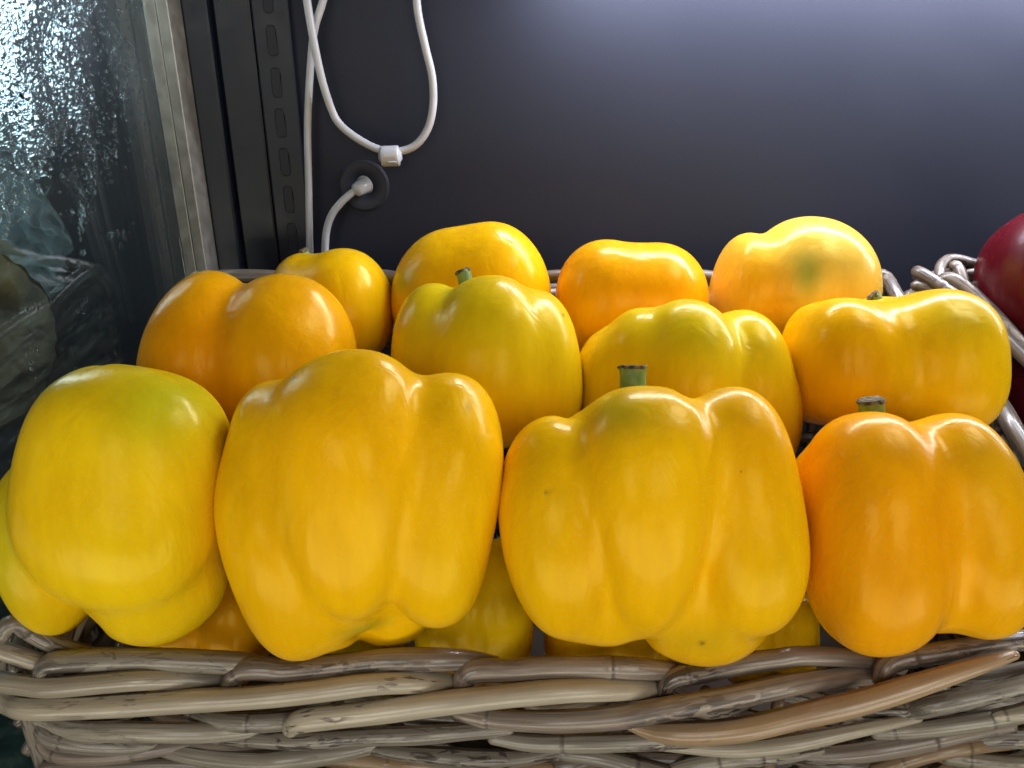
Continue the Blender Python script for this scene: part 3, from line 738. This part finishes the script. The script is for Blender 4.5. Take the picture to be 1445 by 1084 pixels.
# the red pepper in the next basket
pepper(1482, 395, T3 + .005, [
    (1482, 385, 92, 92, 0, 90, 14, 2.15), (1430, 400, 46, 72, -10, 70, 0, 2.1), (1530, 410, 60, 90, 0, 80, 0, 2.1), (1490, 400, 80, 80, -60, 60, 0, 2.1)], M_RED,
    'dark red pepper in the next basket at the right edge', 'red peppers in the next basket', k=22, seed=30)
for i, (cx, cy, t, lab) in enumerate([(1520, 560, .450, 'dark red pepper lying under the red pepper in the next basket'), (1600, 700, .440, 'lowest dark red pepper on the bottom of the next basket')]):
    pepper(cx, cy, t, [(cx - 40, cy, 62, 88, 0, 76, 0, 2.2), (cx + 40, cy, 62, 90, 0, 76, 0, 2.2), (cx, cy, 84, 80, -8, 78, 0, 2.4)], M_RED, lab, 'red peppers in the next basket', k=18, seed=31 + i, voxel=9)

# ------------------------------------------------------------------ baskets
UL, UR = -.2085, .2450                      # left and right wall lines
YF, YB = .240, .478                         # front and back walls
ZF, ZB = ZC - .2225, ZC - .1105             # rim height in front and at the back (slanted display basket)
basket = empty('wicker_basket', ((UL + UR) / 2, (YF + YB) / 2, SH))
tag(basket, 'woven grey-brown wicker basket full of yellow peppers', 'basket')
basket2 = empty('wicker_basket', (.50, (YF + YB) / 2, SH))
tag(basket2, 'neighbouring wicker basket at the right edge, holding the red pepper', 'basket')

def rod(parent, P, rad, m=None, name='rod', seg=12, nodes=True, step=.0012):
    P = np.asarray(P, float)
    ln = np.linalg.norm(np.diff(P, axis=0), axis=1).sum()
    nd = [(random.uniform(.05, .3) + q_ * .42) * ln for q_ in range(random.choice((0, 1, 1, 2)))] if nodes else []
    if m is None: m = random.choices(M_CANE, (5, 3, 3, 1))[0]
    me = tube_mesh(name, P, rad, seg=seg, step=step, nodes=nd, origin=parent.location, wob=.03, oval=random.uniform(.92, 1.05), joints=True)
    return link(name, me, m, parent)

GY, PA, BK, TN = M_CANE
def front(pts, thick, m, off, ends=None):
    """traced cane of the front wall: photo pixels on the upright front wall, off = metres proud of it"""
    P, R = [], []
    n = len(pts)
    for i, (a, b) in enumerate(pts):
        o = off if np.isscalar(off) else np.interp(i / (n - 1), np.linspace(0, 1, len(off)), off)
        q = at_y(a, b, YF - o); dep = (q - CAM) @ FWD
        P.append(q); th = 1.09 * (thick if np.isscalar(thick) else np.interp(i / (n - 1), np.linspace(0, 1, len(thick)), thick))
        R.append(th / 2 * dep / F)
    return rod(basket, P, R, m)
A_ = (.002, .000, .000, -.001, -.008)
front([(1, 905), (3, 893), (12, 882), (26, 880), (45, 893), (75, 908), (110, 920), (150, 930)], 24, GY, (.002, -.002, -.006, -.012))
front([(-30, 908), (0, 917), (40, 930), (75, 942)], 25, PA, (.0, .0, -.004))
front([(61, 958), (63, 947), (72, 937), (91, 934), (140, 931), (194, 930), (277, 933), (332, 936), (368, 940), (400, 948)], (26, 31, 31, 31, 24), GY, A_)
front([(-40, 952), (0, 962), (36, 967), (69, 970), (125, 966), (194, 960), (249, 959), (300, 961), (335, 966)], 27, PA, (.000, .006, .006, -.006))
front([(322, 972), (329, 955), (345, 945), (375, 943), (405, 946), (461, 941), (544, 932), (599, 931), (635, 931), (668, 933), (704, 940)], (24, 31, 31, 31, 24), BK, A_)
front([(6, 980), (20, 993), (42, 1000), (111, 999), (183, 995), (277, 989), (350, 985), (433, 977), (516, 966), (571, 963), (627, 964), (662, 970)], 31, PA, (-.004, .010, .010, .008, .006, -.006))
front([(652, 978), (655, 957), (672, 947), (720, 946), (783, 942), (866, 942), (908, 944), (949, 948), (985, 955)], (24, 29, 29, 27, 20), BK, A_)
front([(409, 1030), (416, 1022), (433, 1016), (516, 1007), (599, 996), (682, 986), (783, 976), (852, 973), (915, 973), (945, 978)], (22, 31, 31, 31, 30, 26), PA, (.006, .011, .010, .006, -.006))
front([(263, 1004), (304, 1017), (360, 1020), (405, 1017), (440, 1012)], (16, 26, 26, 22), GY, (-.004, .004, .004, -.002))
front([(300, 1040), (350, 1043), (433, 1045), (516, 1040), (585, 1038), (654, 1033), (725, 1028)], (18, 25, 25, 20), GY, (.000, .006, .006, .0))
front([(570, 1010), (655, 1017), (710, 1021), (780, 1027)], 22, GY, (-.006, -.001, -.003))
front([(640, 1006), (700, 1015), (783, 1018), (866, 1013), (949, 999), (1032, 984), (1099, 970), (1128, 964), (1183, 956), (1245, 951)], (22, 31, 31, 29, 27), BK, (-.004, .008, .010, .008, -.006))
front([(940, 990), (940, 971), (953, 957), (991, 949), (1046, 937), (1099, 930), (1128, 926), (1183, 927), (1239, 933), (1275, 942)], (24, 28, 27, 26, 20), BK, A_)
front([(880, 1020), (915, 1031), (949, 1035), (1004, 1034), (1060, 1027), (1128, 1011), (1211, 992), (1294, 967), (1363, 945), (1436, 923)], (12, 26, 32, 33, 33, 30, 12), TN, (.004, .010, .015, .014, .012, .008))
front([(1244, 968), (1249, 944), (1268, 931), (1322, 922), (1377, 913), (1445, 903), (1510, 897), (1570, 902)], (24, 28, 27, 26, 22), BK, (.004, .001, 0, 0, -.008))
front([(1215, 1006), (1280, 1003), (1322, 994), (1391, 979), (1445, 966), (1510, 948), (1560, 940)], (16, 27, 28, 28, 22), GY, (-.002, .006, .008, .006))
front([(1340, 955), (1405, 953), (1445, 946), (1500, 935)], 22, GY, (-.006, -.002, -.002))
front([(1400, 1012), (1470, 1000), (1560, 975)], (14, 28, 28), PA, .008)
front([(690, 1040), (755, 1049), (838, 1049), (921, 1046), (990, 1043), (1050, 1040)], (18, 25, 24, 16), GY, (.002, .007, .006, .000))
front([(930, 1052), (1004, 1057), (1060, 1056), (1128, 1047), (1211, 1030), (1300, 1012)], (14, 23, 24, 12), PA, (.002, .008, .009, .004))
front([(1230, 1036), (1294, 1030), (1391, 1017), (1445, 1006), (1520, 990)], (14, 24, 25, 24), GY, (.002, .007, .007, .006))
front([(1090, 1060), (1150, 1065), (1211, 1061), (1280, 1050), (1349, 1036), (1430, 1022)], (20, 28, 30, 22), BK, (-.004, .002, .003, -.001))
front([(1330, 1050), (1405, 1044), (1445, 1044), (1520, 1035)], 22, GY, (.0, .004, .004))
front([(1230, 1090), (1308, 1066), (1372, 1053), (1430, 1046)], 20, TN, (.002, .005, .004, -.003))
front([(1330, 1066), (1405, 1076), (1445, 1078), (1520, 1078)], 22, PA, (-.002, .005, .006))
front([(52, 1016), (111, 1031), (194, 1033), (277, 1034), (332, 1031), (380, 1024)], (20, 27, 27, 20), GY, (-.004, .006, .006, -.001))
front([(57, 1026), (72, 1042), (125, 1052), (194, 1053), (245, 1046)], (20, 23, 22, 16), GY, (-.002, .004, .004, -.004))
front([(60, 1044), (72, 1061), (105, 1068), (166, 1066), (235, 1056), (300, 1046)], (20, 22, 21, 14), BK, (-.004, .003, .003, -.004))
front([(200, 1050), (277, 1067), (360, 1075), (405, 1072), (475, 1063), (540, 1050)], (16, 27, 28, 18), GY, (-.003, .005, .006, -.002))
front([(235, 1049), (305, 1057), (350, 1061), (419, 1058), (500, 1052)], 21, BK, (-.004, .001, .001, -.005))
front([(60, 1084), (83, 1081), (166, 1080), (249, 1078), (330, 1084)], 17, BK, (-.003, .001, -.001))
front([(500, 1052), (571, 1063), (627, 1068), (682, 1071), (735, 1069), (790, 1060)], (14, 25, 26, 18), GY, (-.002, .006, .006, -.001))
front([(460, 1068), (527, 1075), (599, 1080), (682, 1086), (780, 1086)], 24, TN, (-.003, .004, .004))
front([(750, 1060), (838, 1068), (894, 1082), (950, 1098)], (16, 25, 25), GY, (-.003, .005, .005))
front([(830, 1058), (921, 1071), (977, 1071), (1040, 1062)], 20, BK, (-.004, .000, -.004))
front([(940, 1090), (977, 1080), (1032, 1071), (1073, 1068), (1122, 1064), (1180, 1050)], (20, 25, 24, 14), GY, (.002, .006, .006, -.002))

def wall(parent, A, B, N, rows, seed, rim=True, r=.0044, pitch=.07, drop0=.022, stakes=True, mat=None):
    """procedural cane wall between two rim points; N = outward normal"""
    rr = random.Random(seed); A = np.array(A, float); B = np.array(B, float); N = np.array(N, float)
    Lh = np.linalg.norm(B - A); D = (B - A) / Lh; Z = np.array([0, 0, 1.0])
    def pt(s, h, n): return A + D * s + Z * h + N * n
    if rim:
        k = int(math.ceil(Lh / pitch))
        for i in range(k):
            s0 = i * pitch + rr.uniform(-.006, .006); e = min(s0 + pitch * 1.35, Lh + .004)
            rod(parent, [pt(s0, -.016, .001), pt(s0 + .001, -.006, .002), pt(s0 + .008, .000, .002), pt(s0 + .030, .003, .000), pt(min(s0 + .062, Lh), .002, -.001), pt(e, -.006, -.009)], r * rr.uniform(.95, 1.1), m=mat, seg=8, step=.005)
            s1 = s0 - pitch * .7; e1 = min(s0 + pitch * .98, Lh)
            rod(parent, [pt(max(0, s1), -.022, .006), pt(max(.002, s0 - .02), -.014, .009), pt(s0 + .025, -.008, .008), pt(e1, -.010, -.003)], r * rr.uniform(.95, 1.12), m=mat, seg=8, step=.005)
            rod(parent, [pt(max(0, s1), -.020, -.006), pt(max(.002, s0 - .02), -.012, -.011), pt(s0 + .025, -.007, -.010), pt(e1, -.012, .0)], r * rr.uniform(.9, 1.05), m=mat, seg=8, step=.005)
    for j in range(rows):
        h = -drop0 - j * .0082; ph = j % 2
        pts = []; n = max(2, int(Lh / .032))
        for i in range(n + 1):
            s = Lh * i / n; zz = (A + D * s)[2] + h
            if zz < SH + .006: continue
            pts.append(pt(s, h + rr.uniform(-.0012, .0012), .0055 * (1 if (i + ph) % 2 else -1)))
        if len(pts) > 2: rod(parent, pts, r * rr.uniform(.82, 1.0), m=mat, seg=8, step=.006)
    if stakes:
        n = max(2, int(Lh / .032))
        for i in range(n + 1):
            s = Lh * i / n; top = A + D * s
            rod(parent, [pt(s, -.004, 0), pt(s, (SH + .004 - top[2]) * .5, 0), pt(s, SH + .004 - top[2], 0)], r * .8, name='stake', seg=7, nodes=False, step=.02)
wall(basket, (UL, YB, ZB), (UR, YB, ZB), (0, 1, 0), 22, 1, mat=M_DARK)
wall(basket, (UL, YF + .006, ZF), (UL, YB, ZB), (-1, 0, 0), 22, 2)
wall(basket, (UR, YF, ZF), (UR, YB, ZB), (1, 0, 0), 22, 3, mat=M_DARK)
# rows of the front wall behind and below the traced canes
wall(basket, (UL + .004, YF + .012, ZF - .012), (UR, YF + .012, ZF - .012), (0, -1, 0), 12, 4, rim=False, drop0=.010)
# bottom of the basket
link('base', box_mesh('base', np.array((UL + .006, YF + .008, SH + .002)) - np.array(basket.location), np.array((UR - .006, YB - .006, SH + .006)) - np.array(basket.location)), M_CANE[2], basket)
NL = .2660; NR = .62
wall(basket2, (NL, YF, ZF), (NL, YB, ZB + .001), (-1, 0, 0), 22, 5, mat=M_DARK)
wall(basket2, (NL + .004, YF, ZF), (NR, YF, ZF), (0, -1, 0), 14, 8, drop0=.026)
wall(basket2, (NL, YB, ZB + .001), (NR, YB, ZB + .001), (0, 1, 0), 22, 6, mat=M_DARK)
link('base', box_mesh('base', np.array((NL + .006, YF + .008, SH + .002)) - np.array(basket2.location), np.array((NR - .006, YB - .006, SH + .006)) - np.array(basket2.location)), M_CANE[2], basket2)

# canes crossing over the corner of the neighbouring basket
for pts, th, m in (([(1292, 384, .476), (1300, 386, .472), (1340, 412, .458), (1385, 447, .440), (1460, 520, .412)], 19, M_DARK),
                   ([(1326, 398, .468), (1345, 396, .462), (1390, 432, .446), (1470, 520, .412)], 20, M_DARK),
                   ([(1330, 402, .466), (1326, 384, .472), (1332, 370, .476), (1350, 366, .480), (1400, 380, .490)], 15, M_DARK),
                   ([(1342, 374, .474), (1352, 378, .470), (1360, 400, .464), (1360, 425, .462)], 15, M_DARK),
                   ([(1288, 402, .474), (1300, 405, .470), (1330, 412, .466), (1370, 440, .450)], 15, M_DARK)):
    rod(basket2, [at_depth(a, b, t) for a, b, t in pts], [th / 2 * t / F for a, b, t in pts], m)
